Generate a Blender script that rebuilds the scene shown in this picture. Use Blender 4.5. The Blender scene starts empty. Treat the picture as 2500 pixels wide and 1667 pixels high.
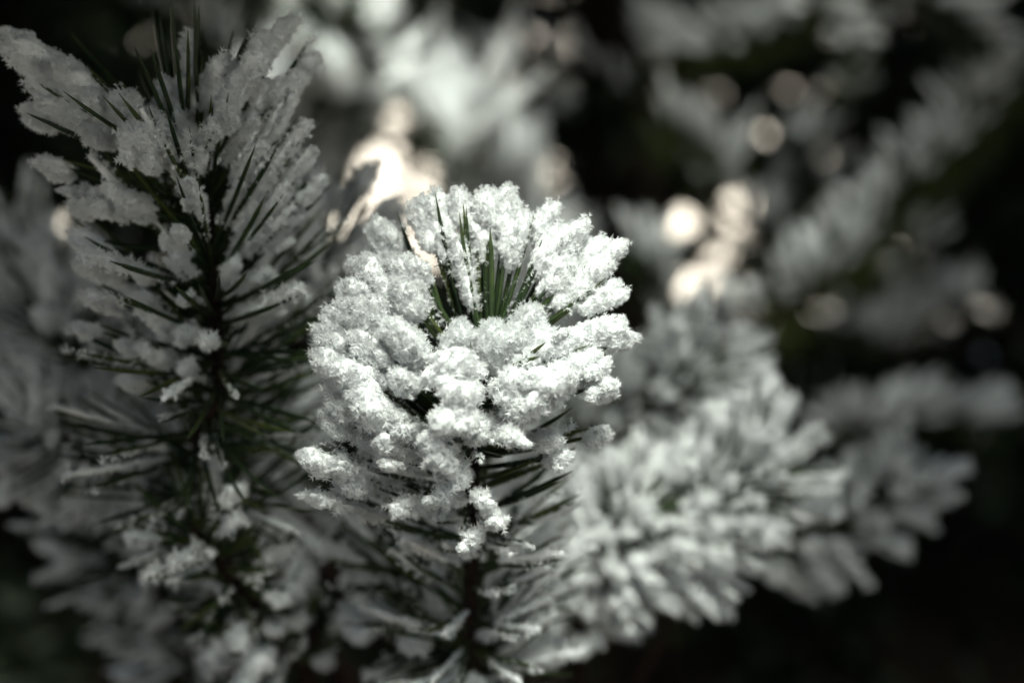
import bpy, math, random
import numpy as np
from mathutils import Vector, Matrix, noise

scene = bpy.context.scene
COL = scene.collection
R = math.radians

# ------------------------------------------------------------------ camera
PITCH = R(12.0)
CAM = Vector((0.0, 0.0, 1.30))
LENS, SENSOR = 50.0, 36.0
FOCUS = 0.540
cd = bpy.data.cameras.new("camera")
cam = bpy.data.objects.new("camera", cd)
COL.objects.link(cam)
cam.location = CAM
cam.rotation_euler = (math.pi / 2 - PITCH, 0, 0)
cd.lens, cd.sensor_width = LENS, SENSOR
cd.clip_start, cd.clip_end = 0.01, 3000
cd.dof.use_dof = True
cd.dof.focus_distance = FOCUS
cd.dof.aperture_fstop = 3.1
cd.dof.aperture_blades = 0
scene.camera = cam

# ------------------------------------------------------------------ sky and sun
SUN_EL, SUN_AZ = R(55), R(165)        # veiled sun above the camera's shoulder; azimuth from +Y towards +X
world = bpy.data.worlds.new("World")
scene.world = world
world.use_nodes = True
wn, wl = world.node_tree.nodes, world.node_tree.links
wn.clear()
sky = wn.new("ShaderNodeTexSky")
sky.sky_type = 'NISHITA'
sky.sun_disc = False
sky.sun_elevation = SUN_EL
sky.sun_rotation = SUN_AZ
sky.air_density = 1.0
sky.dust_density = 2.0
bg = wn.new("ShaderNodeBackground")
bg.inputs[1].default_value = 0.05
out = wn.new("ShaderNodeOutputWorld")
wl.new(sky.outputs[0], bg.inputs[0])
wl.new(bg.outputs[0], out.inputs[0])
ld = bpy.data.lights.new("sun", 'SUN')
ld.energy = 3.8
ld.angle = R(28)
ld.color = (1.0, 0.97, 0.92)
sun = bpy.data.objects.new("sun", ld)
COL.objects.link(sun)
sdir = Vector((math.sin(SUN_AZ) * math.cos(SUN_EL), math.cos(SUN_AZ) * math.cos(SUN_EL), math.sin(SUN_EL)))
sun.rotation_euler = sdir.to_track_quat('Z', 'Y').to_euler()
sun.location = (0, 0, 30)

vs = scene.view_settings
vs.view_transform = 'Standard'
vs.look = 'None'
vs.gamma = 1.0
vs.exposure = 1.98
vs.use_white_balance = True
vs.white_balance_temperature = 6500
vs.white_balance_tint = -3
scene.cycles.max_bounces = 7
scene.cycles.diffuse_bounces = 5
scene.cycles.transmission_bounces = 4
scene.cycles.glossy_bounces = 2
scene.cycles.use_denoising = True
scene.cycles.use_adaptive_sampling = True
scene.cycles.adaptive_threshold = 0.02

# ------------------------------------------------------------------ helpers
FWD = Vector((0, math.cos(PITCH), -math.sin(PITCH)))
UPV = Vector((0, math.sin(PITCH), math.cos(PITCH)))
RGT = Vector((1, 0, 0))
K = SENSOR / LENS / 2500.0
ZUP = Vector((0, 0, 1))


def at(px, py, D):
    """point of the place seen at a pixel of the photograph, D metres in front of the camera"""
    return CAM + FWD * D + RGT * ((px - 1250) * K * D) + UPV * ((833.5 - py) * K * D)


def pix(p):
    v = p - CAM
    D = v.dot(FWD)
    return 1250 + v.dot(RGT) / (K * D), 833.5 - v.dot(UPV) / (K * D), D


def mesh_np(name, V, F, mat, smooth=False, mat2=None):
    me = bpy.data.meshes.new(name)
    V = np.asarray(V, dtype=np.float32).reshape(-1, 3)
    F = np.asarray(F, dtype=np.int32)
    n, k = F.shape
    me.vertices.add(len(V))
    me.vertices.foreach_set("co", V.ravel())
    me.loops.add(n * k)
    me.loops.foreach_set("vertex_index", F.ravel())
    me.polygons.add(n)
    me.polygons.foreach_set("loop_start", np.arange(0, n * k, k, dtype=np.int32))
    me.polygons.foreach_set("loop_total", np.full(n, k, dtype=np.int32))
    me.update(calc_edges=True)
    if smooth is True:
        me.polygons.foreach_set("use_smooth", np.ones(n, dtype=bool))
    elif smooth is not False:
        me.polygons.foreach_set("use_smooth", np.asarray(smooth, dtype=bool))
    me.materials.append(mat)
    if mat2 is not None:      # flat (crystal) faces take the second material
        me.materials.append(mat2)
        me.polygons.foreach_set('material_index', (~np.asarray(smooth, dtype=bool)).astype(np.int32))
    return me


def place(name, data, parent=None, M=None):
    o = bpy.data.objects.new(name, data)
    COL.objects.link(o)
    if parent is not None:
        o.parent = parent
    if M is not None:
        o.matrix_local = M
    return o


def thing(name, loc, label, cat, group=None):
    o = bpy.data.objects.new(name, None)
    COL.objects.link(o)
    o.location = loc
    o.empty_display_size = 0.01
    o["label"] = label
    o["category"] = cat
    if group:
        o["group"] = group
    return o


def frame(origin, zdir, up=ZUP, sx=1.0, sy=1.0, sz=1.0, roll=0.0):
    """matrix: local Z along zdir, local X on its upper side"""
    z = zdir.normalized()
    x = up - z * up.dot(z)
    if x.length < 1e-3:
        x = Vector((0, -1, 0)) - z * Vector((0, -1, 0)).dot(z)
    x.normalize()
    if roll:
        x = Matrix.Rotation(roll, 3, z) @ x
    y = z.cross(x)
    return Matrix(((x.x * sx, y.x * sy, z.x * sz, origin.x), (x.y * sx, y.y * sy, z.y * sz, origin.y),
                   (x.z * sx, y.z * sy, z.z * sz, origin.z), (0, 0, 0, 1)))


# ------------------------------------------------------------------ materials
def new_mat(name):
    m = bpy.data.materials.new(name)
    m.use_nodes = True
    m.node_tree.nodes.clear()
    return m, m.node_tree.nodes, m.node_tree.links


def snow_material(name, col, transl, bump_scale, bump):
    m, n, l = new_mat(name)
    o = n.new("ShaderNodeOutputMaterial")
    d = n.new("ShaderNodeBsdfDiffuse")
    t = n.new("ShaderNodeBsdfTranslucent")
    mx = n.new("ShaderNodeMixShader")
    tc = n.new("ShaderNodeTexCoord")
    ns = n.new("ShaderNodeTexNoise")
    ns.inputs["Scale"].default_value = bump_scale
    ns.inputs["Detail"].default_value = 4
    rmp = n.new("ShaderNodeMix")
    rmp.data_type = 'RGBA'
    rmp.inputs[6].default_value = (col[0] * .93, col[1] * .94, col[2] * .95, 1)
    rmp.inputs[7].default_value = (*col, 1)
    bp = n.new("ShaderNodeBump")
    bp.inputs["Strength"].default_value = bump
    bp.inputs["Distance"].default_value = 0.0015
    l.new(tc.outputs["Object"], ns.inputs["Vector"])
    l.new(ns.outputs[0], rmp.inputs[0])
    l.new(ns.outputs[0], bp.inputs["Height"])
    l.new(rmp.outputs[2], d.inputs["Color"])
    l.new(rmp.outputs[2], t.inputs["Color"])
    if bump:
        l.new(bp.outputs[0], d.inputs["Normal"])
    mx.inputs[0].default_value = transl
    l.new(d.outputs[0], mx.inputs[1])
    l.new(t.outputs[0], mx.inputs[2])
    l.new(mx.outputs[0], o.inputs[0])
    return m


def principled(name, cols, scale, rough=0.6, bump=0.0, bscale=None, objrand=0.0, spec=0.3, vec="Object", stretch=None):
    m, n, l = new_mat(name)
    o = n.new("ShaderNodeOutputMaterial")
    b = n.new("ShaderNodeBsdfPrincipled")
    b.inputs["Roughness"].default_value = rough
    b.inputs["Specular IOR Level"].default_value = spec
    tc = n.new("ShaderNodeTexCoord")
    mp = n.new("ShaderNodeMapping")
    if stretch:
        mp.inputs["Scale"].default_value = stretch
    ns = n.new("ShaderNodeTexNoise")
    ns.inputs["Scale"].default_value = scale
    ns.inputs["Detail"].default_value = 5
    cr = n.new("ShaderNodeValToRGB")
    cr.color_ramp.elements[0].position = 0.3
    cr.color_ramp.elements[1].position = 0.72
    cr.color_ramp.elements[0].color = (*cols[0], 1)
    cr.color_ramp.elements[1].color = (*cols[-1], 1)
    for i, c in enumerate(cols[1:-1]):
        e = cr.color_ramp.elements.new(0.3 + 0.42 * (i + 1) / (len(cols) - 1))
        e.color = (*c, 1)
    l.new(tc.outputs[vec], mp.inputs[0])
    l.new(mp.outputs[0], ns.inputs["Vector"])
    if objrand:
        oi = n.new("ShaderNodeObjectInfo")
        ad = n.new("ShaderNodeMath")
        ad.operation = 'MULTIPLY_ADD'
        ad.inputs[1].default_value = objrand
        l.new(oi.outputs["Random"], ad.inputs[0])
        l.new(ns.outputs[0], ad.inputs[2])
        sb = n.new("ShaderNodeMath")
        sb.operation = 'SUBTRACT'
        sb.inputs[1].default_value = objrand / 2
        l.new(ad.outputs[0], sb.inputs[0])
        l.new(sb.outputs[0], cr.inputs[0])
    else:
        l.new(ns.outputs[0], cr.inputs[0])
    l.new(cr.outputs[0], b.inputs["Base Color"])
    if bump:
        bp = n.new("ShaderNodeBump")
        bp.inputs["Strength"].default_value = bump
        bp.inputs["Distance"].default_value = 0.002
        n2 = n.new("ShaderNodeTexNoise")
        n2.inputs["Scale"].default_value = bscale or scale * 3
        n2.inputs["Detail"].default_value = 4
        l.new(mp.outputs[0], n2.inputs["Vector"])
        l.new(n2.outputs[0], bp.inputs["Height"])
        l.new(bp.outputs[0], b.inputs["Normal"])
    l.new(b.outputs[0], o.inputs[0])
    return m


SNOW = snow_material("frost_snow", (0.95, 0.955, 0.955), 0.0, 900, 0.4)
CRYSTAL = snow_material("frost_crystal", (0.96, 0.965, 0.965), 0.5, 900, 0)
SNOW_SOFT = snow_material("bough_snow", (0.90, 0.91, 0.91), 0.20, 120, 0.3)
NEEDLE = principled("pine_needle", [(0.014, 0.026, 0.010), (0.030, 0.050, 0.016), (0.075, 0.095, 0.020)], 60, 0.45, objrand=0.35)
NEEDLE_DARK = principled("pine_needle_dark", [(0.005, 0.009, 0.004), (0.014, 0.022, 0.009)], 8, 0.6, objrand=0.2)  # darker needle copy: unlit depth of pines and boughs put into the colour
STEM = principled("pine_stem", [(0.007, 0.003, 0.0025), (0.016, 0.006, 0.004), (0.030, 0.013, 0.008)], 220, 0.7, bump=0.9, bscale=500)
BARK = principled("pine_bark", [(0.012, 0.008, 0.006), (0.045, 0.030, 0.022)], 9, 0.85, bump=1.0, bscale=30, stretch=(1, 1, 0.25))

# ------------------------------------------------------------------ small geometry builders
rngs = np.random.default_rng(11)


def unit(a):
    return a / np.maximum(np.linalg.norm(a, axis=-1, keepdims=True), 1e-9)


def crystals(P, Dv, ln, rng, wid=0.13, barbs=True):
    """feathery frost crystals: a spike with side barbs, one per row of P"""
    N = len(P)
    v = unit(np.cross(Dv, rng.normal(size=(N, 3))))
    L = ln[:, None]
    w = L * wid
    tri = [np.stack([P - v * w, P + v * w, P + Dv * L], 1)]
    if barbs:
        for t, s in ((.25, 1), (.25, -1), (.55, 1), (.55, -1)):
            b0 = P + Dv * L * (t - .10)
            b1 = P + Dv * L * (t + .10)
            tip = P + Dv * L * (t + .24) + v * (s * .38) * L * (1.15 - .5 * t)
            tri.append(np.stack([b0, b1, tip], 1))
    V = np.concatenate(tri, 0).reshape(-1, 3)
    F = np.arange(len(V)).reshape(-1, 3)
    return V, F


def fbm(p, f, seed):
    q = Vector((p[0] * f + seed * 7.3, p[1] * f - seed * 3.1, p[2] * f + seed * 1.7))
    return noise.noise(q) + 0.5 * noise.noise(q * 2.1) + 0.25 * noise.noise(q * 4.3)


def tri_area_sample(V, F, n, rng):
    A, B, C = V[F[:, 0]], V[F[:, 1]], V[F[:, 2]]
    nr = np.cross(B - A, C - A)
    ar = np.linalg.norm(nr, axis=1)
    idx = rng.choice(len(F), n, p=ar / ar.sum())
    u, w = rng.random((2, n, 1))
    fl = (u + w) > 1
    u = np.where(fl, 1 - u, u)
    w = np.where(fl, 1 - w, w)
    return A[idx] + (B[idx] - A[idx]) * u + (C[idx] - A[idx]) * w, unit(nr[idx])


def needle_centre(s, L0):
    """gently upward-curving needle"""
    return np.stack([0.045 * L0 * s * s, np.zeros_like(s), L0 * s], -1)


L0 = 0.06


def needle_mesh(name, mat, rad=0.00085, bend=1.0, sides=5, seg=7, L=L0):
    s = np.linspace(0, 1, seg)
    c = needle_centre(s, L)
    c[:, 0] *= bend
    V, F = [], []
    for i in range(seg):
        r = rad * (0.75 + 0.25 * math.sin(s[i] * math.pi)) * (1 if s[i] < .85 else 1 - (s[i] - .85) / .17)
        for j in range(sides):
            a = 2 * math.pi * j / sides
            V.append((c[i, 0] + r * math.cos(a), c[i, 1] + r * 0.8 * math.sin(a), c[i, 2]))
    for i in range(seg - 1):
        for j in range(sides):
            F.append((i * sides + j, i * sides + (j + 1) % sides, (i + 1) * sides + (j + 1) % sides, (i + 1) * sides + j))
    return mesh_np(name, V, F, mat, True)


def tube_core(s0, s1, rfun, offs, seed, na, nl, amp, L=L0):
    V, F = [], []
    for i in range(nl + 1):
        s = s0 + (s1 - s0) * i / nl
        t = i / nl
        c = needle_centre(np.array([s]), L)[0]
        r = rfun(t)
        for j in range(na):
            a = 2 * math.pi * j / na
            d = (math.cos(a), math.sin(a))
            k = 1 + amp * fbm((d[0] * .004 , d[1] * .004, s * L), 260, seed) + .3 * amp * fbm((d[0] * r, d[1] * r, s * L), 900, seed + 3)
            k = max(k, 0.12)
            V.append((c[0] + offs * r + d[0] * r * k, c[1] + d[1] * r * k, c[2] + 0.0006 * fbm((d[0], d[1], s), 5, seed)))
    for i in range(nl):
        for j in range(na):
            a, b = i * na + j, i * na + (j + 1) % na
            F += [(a, b, b + na), (a, b + na, a + na)]
    V.append(tuple(np.mean(V[:na], 0)))
    V.append(tuple(np.mean(V[nl * na:(nl + 1) * na], 0)))
    for j in range(na):
        F.append((len(V) - 2, (j + 1) % na, j))
        F.append((len(V) - 1, nl * na + j, nl * na + (j + 1) % na))
    return np.array(V), np.array(F)


def frost_mesh(name, kind, seed, dens=1.0, thin=1.0):
    """frost on one needle: heavy lump towards the tip, medium sleeve, or a light sprinkle"""
    rng = np.random.default_rng(seed)
    if kind == 'heavy':
        s0, R0 = rng.uniform(.52, .68), rng.uniform(.0044, .0062) * thin
        V, F = tube_core(s0, 1.06, lambda t: R0 * (math.sin(math.pi * min(1, (t + .06) ** .8 * .93)) ** .6 * (.55 + .45 * t) + .08), .40, seed, 14, 20, .42)
        n, lmin, lmax = int(1200 * dens), .0016, .0038
    elif kind == 'medium':
        s0, R0 = rng.uniform(.42, .66), rng.uniform(.0021, .0032) * thin
        V, F = tube_core(s0, 1.04, lambda t: R0 * (math.sin(math.pi * min(1, (t + .08) ** .8 * .92)) ** .5 * (.5 + .5 * t) + .05), .35, seed, 10, 22, .5)
        n, lmin, lmax = int(800 * dens), .0015, .0035
    elif kind == 'thin':
        s0, R0 = rng.uniform(.15, .40), rng.uniform(.0012, .0017)
        V, F = tube_core(s0, 1.03, lambda t: R0 * (.55 + .6 * t) * (1 if t < .9 else .6), .45, seed, 8, 20, .8)
        n, lmin, lmax = int(420 * dens), .0011, .0024
    else:
        s0, R0 = .35, .0009
        V, F = tube_core(s0, 1.02, lambda t: R0 * (.5 + .6 * t), .3, seed, 6, 20, 1.0)
        n, lmin, lmax = int(260 * dens), .0010, .0022
    P, N = tri_area_sample(V, F, n, rng)
    keep = np.array([fbm(p, 330, seed + 9) for p in P]) > (-.25 if kind != 'light' else -.02)
    P, N = P[keep], N[keep]
    grow = np.array([-0.25, 0, 0.45])
    Dv = unit(N + rng.normal(size=N.shape) * .45 + grow)
    ln = rng.uniform(lmin, lmax, len(P)) * (0.7 + 1.0 * rng.random(len(P)) ** 3)
    if dens < .6:
        ln *= 1.5
    CV, CF = crystals(P - N * .0003, Dv, ln, rng)
    if kind == 'light':
        V, F = V[:0], F[:0].reshape(0, 3)
    sm = np.concatenate([np.ones(len(F), bool), np.zeros(len(CF), bool)])
    return mesh_np(name, np.concatenate([V, CV]), np.concatenate([F, CF + len(V)]), SNOW, sm, CRYSTAL)


def ico(sub):
    import bmesh
    bm = bmesh.new()
    bmesh.ops.create_icosphere(bm, subdivisions=sub, radius=1)
    V = np.array([v.co[:] for v in bm.verts])
    F = np.array([[v.index for v in f.verts] for f in bm.faces])
    bm.free()
    return V, F


ICO3, ICO2 = ico(4), ico(3)


def clump_mesh(name, seed, style='pillow', n=3000, sub=None, radius=0.010, mat=None, scl=1.0):
    """a lump of frost snow about one centimetre in radius; local Z = outwards, local X = up"""
    rng = np.random.default_rng(seed)
    V0, F = sub or ICO3
    cen = [np.zeros(3)] + [rng.normal(size=3) * np.array([.3, .45, .55]) for _ in range(5)]
    rad = [.75] + list(rng.uniform(.38, .66, 5))
    V = np.empty_like(V0)
    for i, d in enumerate(V0):
        best = 0
        for c, r in zip(cen, rad):
            b = d.dot(c)
            q = b * b - c.dot(c) + r * r
            if q > 0:
                best = max(best, b + math.sqrt(q))
        k = best * (1 + .16 * fbm(d, 2.0, seed) + .07 * fbm(d, 5, seed + 5) + .02 * fbm(d, 14, seed + 2))
        V[i] = d * k
    V[:, 0] = np.where(V[:, 0] < 0, V[:, 0] * .75, V[:, 0])
    V *= radius
    P, N = tri_area_sample(V, F, n, rng)
    if style == 'hanging':
        grow = np.array([-1.0, 0, .5])
        lmul = np.where(N[:, 0] < .15, 2.3, 1.15)
    else:
        grow = np.array([-.15, 0, .25])
        lmul = np.where(N[:, 0] > .5, 1.0, 1.5)
    keep = (np.array([fbm(p, 260, seed + 9) for p in P]) > -.45) & ((N[:, 0] < .45) | (rng.random(len(P)) < (.3 if seed % 2 else .65)))
    P, N, lmul = P[keep], N[keep], lmul[keep]
    Dv = unit(N + rng.normal(size=N.shape) * .42 + grow * .6)
    ln = rng.uniform(.0010, .0024, len(P)) * (.8 + 1.1 * rng.random(len(P)) ** 4) * lmul * scl
    CV, CF = crystals(P - N * .0003, Dv, ln, rng, wid=.085 if style == 'hanging' else .095)
    sm = np.concatenate([np.ones(len(F), bool), np.zeros(len(CF), bool)])
    return mesh_np(name, np.concatenate([V, CV]), np.concatenate([F, CF + len(V)]), mat or SNOW, sm, CRYSTAL)


def tube(points, radii, mat, name, sides=10, seed=0, rough=0.0):
    pts = [Vector(p) for p in points]
    V, F = [], []
    for i, p in enumerate(pts):
        t = (pts[min(i + 1, len(pts) - 1)] - pts[max(i - 1, 0)]).normalized()
        x = t.orthogonal() if abs(t.x) > .95 else (RGT - t * RGT.dot(t)).normalized()
        y = t.cross(x)
        for j in range(sides):
            a = 2 * math.pi * j / sides
            r = radii[i] * (1 + rough * noise.noise(Vector((math.cos(a) * 2, math.sin(a) * 2, i * .9 + seed))))
            V.append(p + x * (r * math.cos(a)) + y * (r * math.sin(a)))
    for i in range(len(pts) - 1):
        for j in range(sides):
            a, b = i * sides + j, i * sides + (j + 1) % sides
            F.append((a, b, b + sides, a + sides))
    n0 = len(V)
    V += [pts[0], pts[-1]]
    e = (len(pts) - 1) * sides
    for j in range(sides):
        F.append((n0, (j + 1) % sides, j, j))
        F.append((n0 + 1, e + j, e + (j + 1) % sides, e + (j + 1) % sides))
    me = bpy.data.meshes.new(name)
    me.from_pydata([v[:] for v in V], [], [tuple(dict.fromkeys(f)) for f in F])
    me.polygons.foreach_set("use_smooth", [True] * len(me.polygons))
    me.materials.append(mat)
    return me


def curve(pts, n):
    """Catmull-Rom through the points"""
    P = [Vector(p) for p in pts]
    P = [P[0] * 2 - P[1]] + P + [P[-1] * 2 - P[-2]]
    outp = []
    for i in range(1, len(P) - 2):
        for k in range(n):
            t = k / n
            a, b, c, d = P[i - 1], P[i], P[i + 1], P[i + 2]
            outp.append(.5 * ((2 * b) + (c - a) * t + (2 * a - 5 * b + 4 * c - d) * t * t + (3 * b - a - 3 * c + d) * t ** 3))
    outp.append(P[-2])
    return outp


# shared pieces
NEEDLES = [needle_mesh("needle", NEEDLE, rad=random.Random(i).uniform(.00095, .00125), bend=b) for i, b in enumerate((.3, 1, 1.7, 2.4))]
FROST = {k: [frost_mesh("frost", k, 100 + 10 * j + i) for i in range(5)] for j, k in enumerate(('heavy', 'medium', 'light', 'thin'))}
FROST_SOFT = {k: [frost_mesh("frost", k, 200 + 10 * j + i, dens=.3, thin=.66) for i in range(4)] for j, k in enumerate(('heavy', 'medium', 'light', 'thin'))}
CLUMPS = [clump_mesh("snow_clump", 300 + i) for i in range(6)]
CLUMPS_HANG = [clump_mesh("snow_clump", 320 + i, 'hanging', 2400) for i in range(4)]
CLUMPS_SOFT = [clump_mesh("snow_clump", 340 + i, 'pillow', 420, ICO2, scl=1.7) for i in range(5)]

# ------------------------------------------------------------------ ground
def ground_material():
    m, n, l = new_mat("snowy_ground")
    o = n.new("ShaderNodeOutputMaterial")
    b = n.new("ShaderNodeBsdfPrincipled")
    b.inputs["Roughness"].default_value = .9
    b.inputs["Specular IOR Level"].default_value = .1
    g = n.new("ShaderNodeNewGeometry")
    sep = n.new("ShaderNodeSeparateXYZ")
    l.new(g.outputs["Position"], sep.inputs[0])
    ns = n.new("ShaderNodeTexNoise")
    ns.inputs["Scale"].default_value = .8
    ns.inputs["Detail"].default_value = 6
    l.new(g.outputs["Position"], ns.inputs["Vector"])
    # brown needle litter, colour darkened to stand in for the shade under the pines: everything nearer than about six metres, ragged border
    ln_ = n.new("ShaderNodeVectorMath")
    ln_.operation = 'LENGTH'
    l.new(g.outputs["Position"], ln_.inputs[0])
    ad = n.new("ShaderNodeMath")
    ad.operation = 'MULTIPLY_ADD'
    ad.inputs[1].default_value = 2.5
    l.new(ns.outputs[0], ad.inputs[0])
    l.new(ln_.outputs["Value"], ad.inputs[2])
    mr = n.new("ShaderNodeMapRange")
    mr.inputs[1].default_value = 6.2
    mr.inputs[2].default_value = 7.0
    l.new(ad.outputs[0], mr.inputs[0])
    n2 = n.new("ShaderNodeTexNoise")
    n2.inputs["Scale"].default_value = 30
    n2.inputs["Detail"].default_value = 8
    l.new(g.outputs["Position"], n2.inputs["Vector"])
    cr = n.new("ShaderNodeValToRGB")
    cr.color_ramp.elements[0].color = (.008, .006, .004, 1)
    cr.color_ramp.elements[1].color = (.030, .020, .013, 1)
    l.new(n2.outputs[0], cr.inputs[0])
    mx = n.new("ShaderNodeMix")
    mx.data_type = 'RGBA'
    mx.inputs[7].default_value = (.90, .76, .67, 1)  # peach tint puts the warm far light into the snow colour
    l.new(mr.outputs[0], mx.inputs[0])
    l.new(cr.outputs[0], mx.inputs[6])
    l.new(mx.outputs[2], b.inputs["Base Color"])
    bp = n.new("ShaderNodeBump")
    bp.inputs["Distance"].default_value = .03
    l.new(n2.outputs[0], bp.inputs["Height"])
    l.new(bp.outputs[0], b.inputs["Normal"])
    l.new(b.outputs[0], o.inputs[0])
    return m


def make_ground():
    rad = [0, .5, 1, 1.5, 2, 2.6, 3.2, 4, 5, 6, 7, 8, 9, 10, 12, 14, 17, 21, 27, 36, 50, 80, 150, 400, 1500]
    na = 72
    V = [(0, 0, 0)]
    F = []
    for i, r in enumerate(rad[1:]):
        for j in range(na):
            a = 2 * math.pi * j / na
            x, y = r * math.cos(a), r * math.sin(a)
            h = .05 * noise.noise(Vector((x * .7, y * .7, 0))) + .25 * noise.noise(Vector((x * .12, y * .12, 4))) * min(1, r / 9)
            if y > 7.5:
                h += .13 * (min(y, 60) - 7.5) * min(1, (y - 7.5) / 3)
            V.append((x, y, h))
    for j in range(na):
        F.append((0, 1 + j, 1 + (j + 1) % na, 1 + (j + 1) % na))
    for i in range(len(rad) - 2):
        for j in range(na):
            a, b = 1 + i * na + j, 1 + i * na + (j + 1) % na
            F.append((a, a + na, b + na, b))
    me = bpy.data.meshes.new("ground")
    me.from_pydata(V, [], [tuple(dict.fromkeys(f)) for f in F])
    me.polygons.foreach_set("use_smooth", [True] * len(me.polygons))
    me.materials.append(ground_material())
    o = place("ground", me)
    o["kind"] = "structure"


make_ground()

# ------------------------------------------------------------------ background pines
# ragged openings in the far foliage through which the bright snowfield shows: (px, py, radius px)
GAPS = [(958, 335, 27), (925, 400, 28), (990, 285, 18), (905, 470, 34), (970, 440, 20), (1020, 495, 34), (1185, 436, 38), (1120, 350, 26), (840, 532, 48), (862, 596, 28),
        (725, 628, 30), (1035, 596, 46), (160, 558, 22), (160, 722, 24), (50, 735, 20), (1446, 395, 34), (1796, 520, 38), (1668, 542, 26), (1436, 526, 20),
        (1520, 526, 20), (1638, 765, 66), (1796, 765, 46), (1733, 638, 26), (1573, 650, 44), (2004, 735, 36), (2200, 640, 40), (2083, 788, 40), (2275, 766, 46),
        (2402, 745, 36), (1710, 690, 30), (1860, 800, 30), (46, 925, 26), (1280, 330, 18), (1870, 330, 18), (1060, 420, 26), (890, 400, 24), (1240, 490, 24)]

_g = random.Random(77)
GAPS += [(_g.gauss(1250, 520), _g.gauss(520, 190), _g.uniform(9, 17)) for _ in range(46)]
GAPS = [g_ for g_ in GAPS if g_[0] > 620 or g_[1] > 420]


def in_gap(p, grow=1.0):
    x, y, D = pix(p)
    if D < .2:
        return False
    for gx, gy, gr in GAPS:
        if (x - gx) ** 2 + (y - gy) ** 2 < (gr * grow) ** 2:
            return True
    return False


# holes cut in the added canopy so the sun lights chosen spots: (point it reaches, radius in metres)
LIGHT = [(at(1120, 810, .55), .105), (at(1110, 310, 1.52), .08), (at(820, 260, 1.4), .14), (at(1640, 340, 1.55), .04),
         (at(1680, 860, .9), .03), (at(2300, 1020, 1.5), .05)]


def in_light(p, rr):
    for q, r in LIGHT:
        v = p - q
        t_ = v.dot(sdir)
        if t_ > 0 and (v - sdir * t_).length < r * (1 + t_ * .12) * rr.uniform(.8, 1.2):
            return True
    return False


def pine_tree(loc, h, crown_r, seed, label, ntuft=5200, low=0.03, group=None, snow=7, gaps=True, spread=.22):
    rng = np.random.default_rng(seed)
    rr = random.Random(seed)
    loc = Vector(loc)
    t = thing("pine_tree", loc, label, "tree", group)
    pts = [Vector((.04 * math.sin(i * 1.3 + seed), .04 * math.cos(i * 1.7 + seed), h * i / 8 - .02)) for i in range(9)]
    rad = [.025 + .02 * h * (1 - i / 8) ** .9 for i in range(9)]
    place("trunk", tube(pts, rad, BARK, "trunk", 12, seed, .25), t)
    P, Dv, ln = [], [], []
    SP = []
    nb = int(h * 15)
    for b in range(nb):
        z = h * (low + (1 - low) * (b + rr.random()) / nb)
        az = b * 2.4 + rr.uniform(-.4, .4)
        w_ = min(1, max(0, (z - 1.5) / .9))
        reach = crown_r * (.78 + spread * w_) * (1 - z / h) ** .65 * rr.uniform(.72, 1.1) + .12
        d = Vector((math.cos(az), math.sin(az), 0))
        lim = [Vector((0, 0, z)), d * reach * .5 + Vector((0, 0, z + .02 * reach)), d * reach + Vector((0, 0, z - .10 * reach + .12))]
        cv = curve(lim, 4)
        if b % 2 == 0:
            place("limb", tube(cv, [.016 * (1 - .8 * i / (len(cv) - 1)) * (.4 + reach) for i in range(len(cv))], BARK, "limb", 6), t)
        nt = max(6, int(ntuft / nb))
        for _ in range(nt):
            s = rr.random() ** .6
            c = cv[min(len(cv) - 1, int(s * (len(cv) - 1) + .5))]
            q = c + Vector((rr.gauss(0, .10), rr.gauss(0, .10), rr.gauss(0, .06))) * (0.4 + .8 * s)
            if gaps and (in_gap(loc + q, 1.0 + .4 * rr.random()) or in_light(loc + q, rr)):
                continue
            ax = (d + Vector((rr.gauss(0, .6), rr.gauss(0, .6), rr.uniform(0, .9)))).normalized()
            for _k in range(10):
                P.append(q[:])
                Dv.append((ax + Vector((rr.gauss(0, .55), rr.gauss(0, .55), rr.gauss(0, .55)))).normalized()[:])
                ln.append(rr.uniform(.06, .11))
        if rr.random() < snow / nb * 2:
            for s in (.55, .75, .95):
                if rr.random() < .7:
                    SP.append((cv[int(s * (len(cv) - 1))] + Vector((rr.gauss(0, .05), rr.gauss(0, .05), .04)), d, rr.uniform(.6, 1.5)))
    P, Dv, ln = np.array(P), np.array(Dv), np.array(ln)
    if gaps:
        keep = np.ones(len(P), bool)
        o_ = np.array(loc) - np.array(CAM)
        jit = rng.uniform(.85, 1.25, len(P))
        for f in (.25, .6, 1.0):
            W = P + Dv * (ln * f)[:, None] + o_
            dd = np.maximum(W @ np.array(FWD), .05)
            X, Y = 1250 + W @ np.array(RGT) / (K * dd), 833.5 - W @ np.array(UPV) / (K * dd)
            for gx, gy, gr in GAPS:
                keep &= (X - gx) ** 2 + (Y - gy) ** 2 > (gr * jit) ** 2
        P, Dv, ln = P[keep], Dv[keep], ln[keep]
    V, F = crystals(P, Dv, ln, rng, wid=.19, barbs=False)
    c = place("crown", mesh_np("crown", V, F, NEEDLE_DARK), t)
    c["kind"] = "stuff"
    for q, d, s in SP:
        me = rr.choice(BOUGH_SNOW)
        place("snow_clump", me, t, frame(q, d, ZUP, s, s * .9, s * 1.3))
    return t


BOUGH_SNOW = [clump_mesh("snow_clump", 400 + i, 'pillow', 60, ICO2, radius=.035, mat=SNOW_SOFT, scl=4) for i in range(4)]

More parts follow.
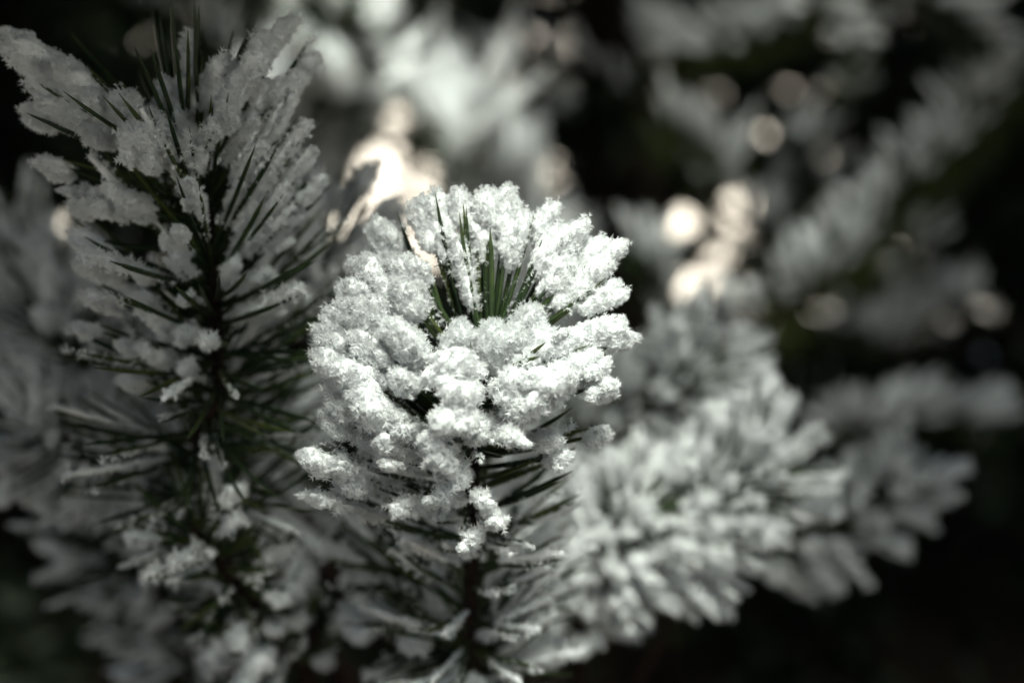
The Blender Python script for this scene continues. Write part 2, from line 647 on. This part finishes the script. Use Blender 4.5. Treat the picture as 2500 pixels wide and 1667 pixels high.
TREES = [
    ((-1.15, 2.7, 0), 4.8, 1.35, "tall dark snow-dusted pine standing behind the long-needled dim shoot"),
    ((.25, 3.3, 0), 4.6, 1.45, "dark snow-dusted pine with pale gaps straight behind the frosted rosette shoot"),
    ((1.55, 2.8, 0), 4.8, 1.40, "dark pine behind the long snowy bough that slants upwards"),
    ((-2.3, 4.3, 0), 3.0, 1.6, "dark pine partly hidden by the tall dark pine behind the dim shoot"),
    ((2.7, 4.4, 0), 3.0, 1.6, "dark pine beyond the slanting bough, its crown merging into shadow"),
    ((-.75, 4.6, 0), 2.5, 1.55, "farthest dark pine between two nearer pines with bright snowfield beside it"),
    ((1.15, 4.7, 0), 2.4, 1.55, "far dark pine with round bright snowfield gaps low in its crown"),
    ((-1.62, 3.9, 0), 2.7, 1.3, "short dark pine filling the gap behind the tall dark pine"),
    ((-1.75, .75, 0), 6.2, 1.30, "tall dark pine out of view, added to shade the long-needled dim shoot"),  # from here on: pines out of view, added to block sky light
    ((-1.5, -1.7, 0), 5.4, 1.15, "unseen dark pine added to block sky opposite the tall dark pines"),
    ((.1, -2.8, 0), 4.6, 1.2, "unseen dark pine added to block sky straight across from the rosette shoot"),
    ((1.4, -2.0, 0), 5.6, 1.15, "unseen dark pine added to block sky, facing the slanting bough"),
    ((1.95, .85, 0), 6.0, 1.35, "tall unseen dark pine added beside the plump pompom shoot to deepen the shade"),
]
for i, (loc, h, cr_, lab) in enumerate(TREES):
    pine_tree(loc, h, cr_, 50 + i, lab, group="dark pines behind the shoots" if i < 8 else "added unseen pines shading the clearing",
              spread=.75 if i < 3 else .3, ntuft=6500 if i < 3 else 4600)  # nearest pines get wide upper crowns, shaped to shade the background

# ------------------------------------------------------------------ detailed shoots
def needle_to(root, base, tip, rr, frost=None, soft=False, up=ZUP, thick=1.0):
    v = tip - base
    L = v.length
    M = frame(base, v, up, thick, thick, L / L0, roll=rr.uniform(-.35, .35))
    n = place("needle", rr.choice(NEEDLES), root, Matrix.Translation(-root.location) @ M)
    if frost:
        src = FROST_SOFT if soft else FROST
        k = rr.uniform(.85, 1.2)
        place("frost", rr.choice(src[frost]), n, Matrix.Diagonal((k, k, 1, 1)))
    return n


def clump_at(root, p, out, r, rr, pool, flat=1.0, longer=1.25):
    s = r / .010
    place("snow_clump", rr.choice(pool), root,
          Matrix.Translation(-root.location) @ frame(p, out, ZUP, s * flat, s, s * longer, roll=rr.uniform(-.3, .3)))


def build_stem(root, pts, r0, r1, name="stem", sides=10):
    cv = curve(pts, 8)
    n = len(cv)
    place(name, tube([p - root.location for p in cv], [r0 + (r1 - r0) * (i / (n - 1)) ** .7 for i in range(n)], STEM, name, sides, 1, .22), root)
    return cv


def shoot(label, stem_pts, L, n, seed, soft, theta=(38, 66), weights=(.35, .4, .25, 0), bare=0.0, group=None,
          r0=.0018, r1=.0036, brush=None, clumps=14, skip=None, tgap=.006, name="pine_shoot", clump_r=(.005, .009), front_trim=0.0, dark_side=0.0, bare_above=-9999):
    """stem_pts: apex first, down to the limb it grows from"""
    rr = random.Random(seed)
    base = stem_pts[-1]
    root = thing(name, base, label, "pine shoot", group)
    cv = build_stem(root, stem_pts, r0, r1)
    acc = [0]
    for i in range(1, len(cv)):
        acc.append(acc[-1] + (cv[i] - cv[i - 1]).length)
    ln = min(brush or acc[-1], acc[-1])

    def on(t):
        for i in range(1, len(cv)):
            if acc[i] >= t:
                f = (t - acc[i - 1]) / max(1e-6, acc[i] - acc[i - 1])
                return cv[i - 1].lerp(cv[i], f), (cv[i - 1] - cv[i]).normalized()
        return cv[-1], (cv[-2] - cv[-1]).normalized()
    tips = []
    for k in range(n):
        u = ((k // 2) + .5) / (n / 2)
        t = tgap + (ln - tgap) * u ** 1.15
        if k % 2 == 0:
            az = k * 1.2 + rr.uniform(-.25, .25)
            th = R(theta[0] + (theta[1] - theta[0]) * min(1, t / (.5 * ln + 1e-6)) + rr.gauss(0, 6))
            Lk = L * rr.uniform(.86, 1.1)
        p, ax = on(t)
        x = ax.orthogonal().normalized()
        x = (RGT - ax * RGT.dot(ax)).normalized()
        y = ax.cross(x)
        a2 = az + (0.10 if k % 2 else -.10)
        rad_ = x * math.cos(a2) + y * math.sin(a2)
        d = ax * math.cos(th) + rad_ * math.sin(th)
        l2 = Lk * (1 - front_trim * max(0, -rad_.y))
        tip = p + d * l2 + Vector((0, 0, -.04 * l2))
        if skip and skip(p, tip):
            continue
        f = None
        if rr.random() > bare + (dark_side if rad_.x > .1 else 0) + (.5 if pix(tip)[1] < bare_above else 0):
            f = rr.choices(('heavy', 'medium', 'light', 'thin'), weights)[0]
        needle_to(root, p, tip, rr, f, soft)
        tips.append((tip, d))
    pool = CLUMPS_SOFT if soft else CLUMPS
    rr.shuffle(tips)
    for tip, d in tips[:clumps]:
        clump_at(root, tip - d * L * .12, d, rr.uniform(*clump_r), rr, pool)
    return root, on


FD = FOCUS
TRUNK = Vector((.06, 1.02, .0))

# --- the frosted rosette shoot, sharpest of all
APEX = at(1196, 868, FD + .018)
S1 = at(1158, 1010, FD + .040)
S2 = at(1156, 1300, FD + .085)
S3 = at(1170, 1680, FD + .16)
S4 = Vector((.02, .86, .78))
main_pts = [APEX, S1, S2, S3, S4]
rr0 = random.Random(5)
# (px, py, radius px, depth offset cm, style, needles leading to it)
T = 2500 / 2352
MAINCLUMPS = [
    (975, 492, 44, 1.6, 'p', 4), (1010, 520, 40, 1.4, 'p', 3), (1058, 485, 36, 1.8, 'p', 3), (1120, 490, 46, 1.7, 'p', 4),
    (1165, 485, 40, 1.6, 'p', 3), (1180, 540, 44, 1.2, 'p', 3), (1245, 528, 38, 1.6, 'p', 3), (1255, 590, 46, .9, 'p', 3),
    (1300, 570, 44, 1.0, 'p', 3), (1285, 640, 44, .6, 'p', 2), (1350, 590, 34, 1.2, 'p', 2), (1385, 610, 36, .9, 'p', 3), (1340, 660, 42, .5, 'p', 3),
    (1390, 685, 38, .3, 'p', 3), (1030, 560, 26, 1.5, 'p', 2), (1110, 545, 34, 1.6, 'p', 2),
    (895, 575, 52, 3.2, 'p', 3), (850, 640, 44, 2.6, 'p', 2),
    (945, 640, 46, .6, 'p', 3), (940, 690, 42, .3, 'p', 2), (885, 670, 46, .8, 'p', 2), (830, 690, 44, .7, 'p', 3), (800, 735, 44, .3, 'p', 3),
    (770, 790, 40, .1, 'h', 3), (780, 850, 42, -.1, 'h', 3), (860, 740, 50, 0, 'p', 3), (910, 770, 48, -.4, 'p', 3), (940, 800, 40, -.7, 'h', 2),
    (860, 810, 46, -.4, 'h', 3), (840, 890, 46, -.8, 'h', 3), (800, 930, 44, -.2, 'h', 3), (870, 940, 48, -.8, 'h', 3), (780, 975, 34, .2, 'h', 2), (930, 880, 40, -.9, 'p', 2),
    (1040, 845, 60, -1.2, 'p', 3), (1062, 905, 52, -1.8, 'p', 2), (1060, 955, 46, -2.0, 'h', 2), (1075, 985, 26, -2.0, 'h', 1),
    (1045, 790, 44, .9, 'p', 0), (1130, 795, 52, 1.0, 'p', 0), (1205, 760, 50, .9, 'p', 0), (1240, 790, 54, .3, 'p', 0), (1150, 820, 50, .6, 'p', 0),
    (1180, 880, 50, -1.0, 'p', 2), (1240, 880, 54, -1.2, 'p', 3), (1280, 890, 42, -1.3, 'p', 2), (1200, 925, 40, -1.2, 'h', 2),
    (1300, 795, 44, -.3, 'p', 2), (1350, 775, 44, -.4, 'p', 3), (1400, 755, 42, -.2, 'p', 3), (1430, 785, 28, -.2, 'p', 2), (1330, 840, 42, -.8, 'p', 3), (1375, 840, 32, -.8, 'p', 2), (1380, 895, 34, -.5, 'h', 2),
    (1000, 1015, 34, -2.0, 'h', 2), (1020, 1055, 32, -2.2, 'h', 2), (890, 1020, 30, -.8, 'h', 2), (895, 1065, 24, -.9, 'h', 1), (930, 1000, 22, -1.2, 'h', 1),
    (740, 1060, 34, .3, 'h', 2), (790, 1080, 26, .5, 'h', 2), (730, 1150, 24, 1.0, 'h', 1), (820, 1110, 36, 1.4, 'h', 2), (850, 1010, 28, .6, 'h', 2),
    (1197, 1015, 27, -1.6, 'p', 1), (1130, 1005, 22, .3, 'p', 1), (1260, 1020, 30, .4, 'p', 2), (1290, 1050, 30, .5, 'p', 2), (1370, 1005, 32, 1.5, 'p', 2), (1220, 960, 26, -.2, 'p', 1),
    (1118, 1158, 24, -1.2, 'h', 1), (1135, 1198, 26, -1.4, 'h', 1), (1000, 1150, 24, -1.0, 'h', 1), (1060, 1110, 24, -.2, 'h', 1), (920, 1175, 22, .8, 'h', 1), (1076, 1255, 26, -.2, 'h', 1),
    (1040, 1030, 22, -1.0, 'h', 1), (1085, 1010, 18, -.8, 'h', 1),
]
root, on = shoot("upright pine shoot with crisp white frost rosette on top, sharp in every crystal", main_pts, 0.058, 170, 21, False,
                 theta=(40, 52), weights=(.0, .06, .34, .60), bare=.18, brush=.21, clumps=0, r0=.0022, r1=.0042,
                 skip=lambda p, tip: (lambda a: 960 < a[0] < 1300 and 740 < a[1] < 960)(pix(tip)) or pix(tip)[2] < FD - .035 or (pix(tip)[1] < 1010 and pix(tip)[0] > 800))


def targeted(root, on, apex, sax, items, rr0, maxd=.19, ang=50, frosts=(.25, .45, .30), grow=1.0, back=0.0):
    """needles that reach for a lump of frost each, and the lump itself"""
    for (x, y, r, dz, st, nn) in items:
        D = FD + dz * .01 + .004 + back
        c = at(x * T, y * T, D)
        rad = r * T * K * D * grow
        small = r * grow <= 27 and r <= 27
        h = (c - apex).dot(sax)
        rho = (c - apex - sax * h).length
        hb = min(h - rho / math.tan(R(ang)), -.004)
        hb = max(hb, -maxd + .02)
        outd = None
        for k in range(max(nn, 1)):
            b, ax = on(min(maxd, max(.003, -hb + rr0.uniform(-.006, .012))))
            if outd is None:
                outd = (c - b).normalized()
            if nn == 0:
                outd = sax
                break
            tip = c + Vector((rr0.gauss(0, .45), rr0.gauss(0, .45), rr0.gauss(0, .45))) * rad + outd * rad * .35
            needle_to(root, b, tip, rr0, 'medium' if small else rr0.choices(('medium', 'light', None), (0, .35, .65) if dz >= 1.2 else frosts)[0])
        pool = CLUMPS_HANG if st == 'h' else CLUMPS
        clump_at(root, c - outd * (rad * .3 if small else 0), outd, rad * (.66 if small else .92), rr0, pool, flat=1.0, longer=1.9 if small else 1.25)
        if r * grow > 42:
            off = Vector((rr0.uniform(-1, 1), rr0.uniform(-1, 1), rr0.uniform(-.7, .7))).normalized() * rad * .75
            clump_at(root, c + off, (outd + off.normalized() * .5), rad * rr0.uniform(.4, .6), rr0, pool)


targeted(root, on, APEX, (APEX - S1).normalized(), MAINCLUMPS, rr0)

# --- the long-needled dim shoot
LAPEX, LS1 = at(428, 345, FD + .045), at(500, 500, FD + .057)
root, on = shoot("tall long-needled pine shoot with heavy dim grey-white frost and dark red stem",
                 [LAPEX, LS1, at(522, 700, FD + .068), at(534, 960, FD + .10), at(560, 1250, FD + .16), Vector((-.02, .9, .72))],
                 .070, 250, 33, False, theta=(30, 60), weights=(.0, .10, .62, .28), bare=.36, bare_above=330, brush=.22, clumps=0, r0=.0022, r1=.0042,
                 skip=lambda p, tip: pix(tip)[2] < FD - .008, dark_side=.3)
LEFTCLUMPS = [
    (70, 125, 46, .6, 'h', 2), (120, 150, 52, .4, 'h', 3), (175, 185, 46, 0, 'p', 2), (215, 215, 44, -.2, 'h', 3), (150, 235, 40, .3, 'h', 2),
    (100, 270, 36, .8, 'h', 2), (185, 275, 42, -.2, 'h', 2), (245, 250, 44, -.6, 'p', 2), (290, 258, 46, -.8, 'p', 3), (235, 310, 36, -.2, 'h', 2),
    (325, 320, 58, -1.4, 'p', 3), (345, 375, 36, -1.4, 'h', 2), (355, 290, 50, 0, 'p', 0), (400, 255, 52, .8, 'p', 0), (440, 225, 48, 1.2, 'p', 2), (425, 310, 44, .6, 'p', 0),
    (490, 200, 46, .4, 'p', 3), (555, 190, 46, .2, 'p', 3), (520, 245, 36, -.2, 'p', 2), (520, 275, 30, -.8, 'h', 1), (585, 292, 20, -.2, 'p', 1), (500, 305, 20, -.8, 'h', 1),
    (600, 105, 48, 1.5, 'p', 3), (640, 85, 44, 1.7, 'p', 3), (640, 215, 42, .7, 'p', 3), (675, 195, 40, .8, 'p', 2), (660, 255, 34, .8, 'p', 2), (715, 145, 40, 2.2, 'p', 2),
    (440, 95, 16, 1.5, 'p', 1), 
    (455, 362, 22, -.6, 'p', 1), (430, 425, 32, -1.2, 'h', 2), (438, 470, 26, -1.2, 'h', 1), (140, 395, 40, .8, 'h', 2), (170, 440, 26, .9, 'h', 1),
    (195, 480, 36, 1.0, 'h', 2), (245, 480, 48, .6, 'p', 3), (295, 460, 46, .2, 'p', 2), (330, 490, 36, .4, 'h', 2), (415, 540, 36, -.6, 'p', 2), (385, 560, 28, -.3, 'p', 1),
    (215, 560, 44, 1.6, 'h', 2), (235, 620, 44, 1.8, 'h', 3), (240, 690, 40, 2.4, 'h', 2), (400, 610, 24, .4, 'h', 1), (330, 640, 28, 1.4, 'p', 1), (340, 690, 34, 1.8, 'p', 2), (425, 690, 28, 1.0, 'p', 1),
    (370, 740, 48, 2.2, 'p', 2), (430, 765, 42, 1.8, 'p', 2), (300, 800, 36, 3.0, 'p', 2), (360, 820, 42, 3.0, 'p', 2), (430, 845, 36, 2.6, 'p', 2), (310, 880, 40, 3.6, 'p', 2), (200, 760, 34, 3.0, 'p', 2),
    (705, 380, 26, 1.4, 'p', 2), (720, 440, 32, 1.6, 'p', 3), (670, 350, 18, 1.2, 'p', 1), (640, 300, 26, 1.0, 'p', 1), (700, 300, 24, 1.4, 'p', 1), (630, 410, 15, 1.0, 'p', 1), (580, 480, 16, .8, 'p', 1),
    (690, 500, 24, 2.2, 'p', 1), (660, 560, 24, 2.6, 'p', 1), (570, 560, 16, 1.4, 'p', 1), (620, 640, 26, 2.8, 'p', 1), (580, 720, 26, 3.0, 'p', 1), (640, 720, 26, 3.4, 'p', 1), (600, 480, 14, 1.6, 'p', 1), (540, 620, 18, 1.2, 'p', 1), (560, 440, 13, .4, 'p', 1), (600, 350, 13, .4, 'p', 1), (650, 440, 14, 1.4, 'p', 1), (620, 520, 14, 1.8, 'p', 1),
]
targeted(root, on, LAPEX, (LAPEX - LS1).normalized(), [q if q[0] < 560 else (q[0], q[1], q[2] * .74, *q[3:5], max(1, q[5] - 1)) for q in LEFTCLUMPS if q[1] <= 370], random.Random(8), .24, 58, (.05, .40, .55), 1.0, .023)
targeted(root, on, LAPEX, (LAPEX - LS1).normalized(), [q for q in LEFTCLUMPS if q[1] > 370], random.Random(9), .24, 58, (.05, .47, .48), .72, .028)

# --- nearby softer shoots
soft = [
    ("small low pine shoot with forked snowy needles beside the tall dim shoot's stem", [at(470, 1290, .64), at(560, 1400, .68), at(680, 1560, .74), Vector((-.01, .9, .70))], .044, 130, 41, 30, .16),
    ("hazy frosted shoot tucked between the dim shoot and the rosette shoot", [at(790, 600, .74), at(775, 800, .77), at(760, 1000, .80), Vector((-.02, 1.0, .76))], .055, 150, 42, 40, .14),
    ("plump snowy pompom shoot, thickest of the low snowy branches beside the rosette", [at(1830, 1150, .78), at(1640, 1290, .80), at(1420, 1430, .83), Vector((.06, .98, .74))], .058, 210, 43, 60, .15),
    ("broad snowy shoot leaning out under the plump pompom shoot", [at(1570, 1250, .77), at(1430, 1350, .80), at(1300, 1440, .83), Vector((.05, .98, .72))], .050, 130, 44, 36, .085),
    ("soft snowy shoot behind and above the plump pompom shoot", [at(1690, 910, .90), at(1560, 1010, .93), at(1380, 1120, .97), Vector((.06, 1.02, .85))], .060, 170, 45, 50, .18),
    ("grey rounded shoot peeping out behind the plump pompom shoot", [at(2200, 1170, .95), at(2000, 1290, .97), at(1700, 1400, 1.0), Vector((.08, 1.02, .76))], .048, 140, 46, 10, .14),
    ("small frosted side shoot below the rosette shoot beside its dark stem", [at(980, 1370, .68), at(1060, 1480, .70), at(1130, 1600, .73), Vector((.03, .92, .74))], .050, 120, 47, 34, .11),
    ("low drooping shoot with long snowy needles under the rosette's stem", [at(1230, 1400, .70), at(1190, 1520, .72), at(1170, 1660, .75), Vector((.04, .93, .70))], .056, 100, 48, 20, .12),
    ("dull grey shoot low behind the tall dim shoot", [at(120, 800, .80), at(260, 930, .84), at(460, 1080, .9), Vector((-.04, 1.02, .80))], .062, 160, 49, 34, .2),
    ("dusky blurred shoot with small snow flecks, lowest beside the forked snowy shoot", [at(190, 1260, .86), at(330, 1400, .89), at(500, 1560, .93), Vector((-.04, 1.0, .62))], .050, 90, 52, 6, .13),
    ("shadowy shoot half hidden at the foot of the dusky blurred shoot", [at(330, 1500, .90), at(450, 1600, .93), at(560, 1720, .96), Vector((-.02, 1.0, .60))], .046, 70, 53, 3, .11),
    ("faint grey shoot behind the dull grey shoot's tip", [at(40, 600, .95), at(180, 760, .98), at(360, 930, 1.0), Vector((-.05, 1.03, .84))], .06, 120, 54, 14, .16),
    ("small blurred shoot under the dull grey shoot", [at(90, 1040, .74), at(240, 1120, .78), at(430, 1230, .84), Vector((-.04, 1.0, .74))], .05, 110, 50, 26, .15),
]
for (lab, pts, L, n, seed, ncl, br) in soft:
    sparse = seed in (41, 47, 48)
    far_left = seed in (49, 50, 52, 53, 54)
    shoot(lab, pts, L, min(290, int(n * (1.0 if sparse else 1.6))), seed, True, theta=(36, 58), weights=(.04, .30, .56, .10) if sparse else (.02, .25, .13, .60) if far_left else (.06, .34, .10, .50), bare=.46 if sparse or seed in (52, 53) else .18, brush=br, clumps=int(ncl * (.12 if sparse else .4)), clump_r=(.004, .0065), r0=.0018, r1=.0045)

# young tree that carries the shoots (its trunk ends below the picture)
t = thing("pine_tree", TRUNK, "young pine whose boughs end in the frosted shoots, trunk in deep shade", "tree")
tp = [Vector((0, 0, -.03)), Vector((.01, .01, .3)), Vector((-.02, -.01, .6)), Vector((-.04, 0, .86))]
place("trunk", tube(curve(tp, 5), [.035 - .0014 * i for i in range(16)], BARK, "trunk", 12, 3, .2), t)

# ------------------------------------------------------------------ far soft boughs
def bough(label, pts, L, n, seed, ncl, cr_=(.006, .012), fat=.38, group=None, top_only=True, th_=(30, 65)):
    """a bough too blurred to count its needles: stem, one mass of needles, separate lumps of snow"""
    rr = random.Random(seed)
    rng = np.random.default_rng(seed)
    base = pts[-1]
    root = thing("pine_bough", base, label, "pine bough", group)
    cv = build_stem(root, pts, .002, .006, sides=8)
    P, Dv, ln, SP = [], [], [], []
    m = len(cv)
    for k in range(n * 4):
        i = int((rr.random() ** 1.2) * (m - 2))
        p = cv[i].lerp(cv[i + 1], rr.random())
        ax = (cv[i] - cv[i + 1]).normalized()
        x = ax.orthogonal().normalized()
        y = ax.cross(x)
        a = rr.uniform(0, 6.283)
        th = R(rr.uniform(*th_))
        d = ax * math.cos(th) + (x * math.cos(a) + y * math.sin(a)) * math.sin(th)
        P.append((p - base)[:])
        Dv.append(d[:])
        ln.append(L * rr.uniform(.8, 1.15))
        SP.append((p, d, ln[-1]))
    P, Dv, ln = np.array(P), np.array(Dv), np.array(ln)
    V, F = crystals(P, Dv, ln, rng, wid=.016, barbs=False)
    V2, F2 = crystals(P, Dv, ln, rng, wid=.016, barbs=False)
    o = place("needles", mesh_np("needles", np.concatenate([V, V2]), np.concatenate([F, F2 + len(V)]), NEEDLE), root)
    o["kind"] = "stuff"
    rr.shuffle(SP)
    SP.sort(key=lambda q: -q[1].z + rr.uniform(-.6, .6) if top_only else 0)
    for p, d, l2 in SP[:int(ncl * 1.9)]:
        clump_at(root, p + d * l2 * rr.uniform(.5, .9), d, rr.uniform(*cr_) * fat, rr, CLUMPS_SOFT, longer=rr.uniform(2.6, 5.2))
    return root


B = [
    ("bright white bough end just beside the tall dim shoot", [at(835, 250, 1.35), at(810, 330, 1.4), at(760, 420, 1.45), at(700, 640, 1.5), Vector((-.3, 1.7, .5))], .075, 160, 60, (.010, .018)),
    ("glowing white bough tip with a fringe of needles above the rosette", [at(1110, 350, 1.5), at(1130, 440, 1.55), at(1200, 500, 1.6), at(1300, 700, 1.7), Vector((.1, 1.9, .6))], .075, 130, 34, (.014, .022)),
    ("dim flat bough over the glowing white bough tip", [at(1060, 150, 1.75), at(1180, 140, 1.8), at(1380, 150, 1.9), at(1600, 320, 2.1), Vector((.5, 2.6, .8))], .06, 140, 26, (.008, .014)),
    ("long snowy bough slanting upwards, dark bark line beneath it", [at(2480, 190, 1.55), at(2290, 400, 1.5), at(2120, 580, 1.48), at(1960, 730, 1.46), at(1700, 960, 1.5), Vector((.2, 1.7, .5))], .06, 330, 90, (.007, .012)),
    ("arching snowy bough over the shaded hollow", [at(1640, 130, 1.6), at(1800, 110, 1.62), at(1960, 60, 1.66), at(2150, -40, 1.75), Vector((1.0, 2.6, 1.5))], .06, 180, 60, (.010, .018)),
    ("hanging snowy bough tip beside the arching bough", [at(2080, 180, 1.5), at(2060, 80, 1.52), at(2050, -60, 1.6), Vector((1.0, 2.6, 1.6))], .045, 70, 24, (.010, .016)),
    ("single snow-loaded twig end under the hanging tip", [at(2085, 230, 1.6), at(2100, 170, 1.65), at(2180, 60, 1.75), Vector((1.1, 2.7, 1.5))], .035, 40, 9, (.012, .017)),
    ("pale bough tip high beside the hanging snowy bough", [at(2390, 130, 1.5), at(2360, 40, 1.52), at(2340, -60, 1.6), Vector((1.2, 2.6, 1.6))], .05, 70, 24, (.012, .018)),
    ("bright-tipped bough in the middle of the shaded hollow", [at(1650, 330, 1.55), at(1750, 400, 1.6), at(1850, 560, 1.7), Vector((.9, 2.4, .8))], .06, 130, 34, (.009, .016)),
    ("grey bough drooping in a loop beyond the bright-tipped bough", [at(1960, 360, 1.7), at(1960, 500, 1.72), at(1900, 640, 1.78), Vector((.9, 2.4, .8))], .07, 160, 38, (.008, .014)),
    ("small pale tuft close above the plump pompom shoot", [at(1580, 640, 1.3), at(1620, 760, 1.34), at(1640, 900, 1.4), Vector((.2, 1.7, .7))], .05, 80, 18, (.008, .014)),
    ("pale tuft under the long slanting bough", [at(2230, 600, 1.7), at(2210, 720, 1.75), at(2150, 860, 1.8), Vector((.8, 2.4, .8))], .05, 80, 22, (.010, .016)),
    ("low pale bough end under the slanting bough's foot", [at(2360, 740, 1.8), at(2230, 800, 1.85), at(2040, 820, 1.9), Vector((.8, 2.4, .8))], .05, 90, 24, (.010, .016)),
    ("broad bright bough end beside the dark lower hollow", [at(2420, 1040, 1.5), at(2250, 1020, 1.52), at(2060, 1060, 1.56), Vector((.5, 2.0, .7))], .055, 110, 34, (.010, .016)),
    ("dim bough behind the tip of the tall dim shoot", [at(290, 30, 1.5), at(400, 60, 1.55), at(540, 140, 1.6), at(640, 300, 1.65), Vector((-.75, 2.4, .8))], .075, 150, 30, (.007, .012)),
    ("hazy bough at the top beside the bright white bough end", [at(760, 10, 1.2), at(850, 40, 1.25), at(900, 140, 1.3), Vector((.0, 2.4, 1.0))], .06, 130, 34, (.007, .012)),
]
for i, (lab, pts, L, n, ncl, crr) in enumerate(B):
    bough(lab, pts, L, n, 500 + i, ncl, crr, fat=.72 if i in (0, 1) else .31, th_=(60, 85) if i == 3 else (30, 65))

# ------------------------------------------------------------------ unseen boughs added above the picture to shade the shoots
def shade_bough(label, pts, n, seed, L=.085):
    rr = random.Random(seed)
    rng = np.random.default_rng(seed)
    base = pts[-1]
    root = thing("pine_bough", base, label, "pine bough", "added unseen boughs shading the shoots")
    cv = build_stem(root, pts, .003, .014, sides=8)
    P, Dv = [], []
    for k in range(n):
        i = rr.randrange(len(cv) - 1)
        p = cv[i].lerp(cv[i + 1], rr.random()) + Vector((rr.gauss(0, .09), rr.gauss(0, .09), rr.gauss(0, .03)))
        if p.z < 1.3 + .03 * p.y + (.10 if p.y > .6 else .06) or in_light(p, rr):
            continue
        for _ in range(6):
            P.append((p - base)[:])
            Dv.append(Vector((rr.gauss(0, 1), rr.gauss(0, 1), rr.gauss(.1, .4))).normalized()[:])
    V, F = crystals(np.array(P), np.array(Dv), rng.uniform(.8, 1.2, len(P)) * L, rng, wid=.035, barbs=False)
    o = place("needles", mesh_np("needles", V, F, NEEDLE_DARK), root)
    o["kind"] = "stuff"
    for k in range(22):
        i = rr.randrange(len(cv) - 1)
        p = cv[i] + Vector((rr.gauss(0, .06), rr.gauss(0, .06), .04))
        if not in_light(p, rr):
            clump_at(root, p, Vector((rr.gauss(0, 1), rr.gauss(0, 1), .2)), rr.uniform(.012, .022), rr, CLUMPS_SOFT)


LT, RT = Vector((-1.72, .75, 0)), Vector((1.92, .85, 0))
T1, T2, T3 = Vector((-1.15, 2.7, 0)), Vector((.25, 3.3, 0)), Vector((1.55, 2.8, 0))
for i, (tip, tree, zt, lab) in enumerate([
        ((-.02, .32, 1.62), LT, 1.75, "added snowy bough out of view, shading the tall dim shoot"),
        ((-.07, .47, 1.43), LT, 1.52, "low snowy bough drooping just above the tall dim shoot's tip"),
        ((.12, -.42, 1.78), LT, 1.9, "dark bough reaching in across the clearing from the dim shoot's side"),
        ((-.02, -.55, 1.55), RT, 1.7, "low dark bough reaching in across the clearing from the pompom's side"),
        ((.16, -.70, 2.0), LT, 2.3, "higher dark bough spanning the clearing's open side"),
        ((-.25, .22, 1.52), LT, 1.6, "added unseen bough shading the tall dim shoot from the clearing"),
        ((-.10, .05, 1.72), LT, 1.95, "dark bough reaching out above the clearing's near edge beside the dim shoot"),
        ((-.05, .60, 1.56), LT, 1.6, "added lowest unseen bough shading the tall dim shoot"),
        ((-.22, -.25, 1.85), LT, 2.15, "added high unseen bough for shade opposite the tall dim shoot"),
        ((.30, .34, 1.64), RT, 1.75, "added unseen snowy bough shading the plump pompom shoot"),
        ((.22, .66, 1.60), RT, 1.65, "added lowest unseen bough shading the plump pompom shoot"),
        ((.30, .02, 1.78), RT, 1.95, "dark bough crossing above the clearing's near edge beside the pompom shoot"),
        ((.08, .80, 1.78), T2, 1.95, "added long unseen bough for shade, stretching forward above the rosette shoot"),
        ((-.22, .85, 1.70), T1, 1.85, "added long unseen bough shading the hazy frosted shoot"),
        ((.48, .90, 1.72), T3, 1.85, "added long unseen bough shading the slanting snowy bough"),
        ((.28, 1.1, 2.00), T3, 2.2, "added high unseen bough shading the hollow"),
        ((-.05, 1.15, 1.95), T1, 2.2, "added high unseen bough for shade above the glowing white bough tip"),
        ((.75, .85, 1.68), RT, 1.7, "added short unseen bough shading the dark lower hollow")]):
    tip = Vector(tip)
    end = Vector((tree.x, tree.y, zt))
    mid = tip.lerp(end, .5) + Vector((0, 0, .06))
    shade_bough(lab, [tip, tip.lerp(mid, .5) + Vector((0, 0, .03)), mid, end], 2600, 700 + i)
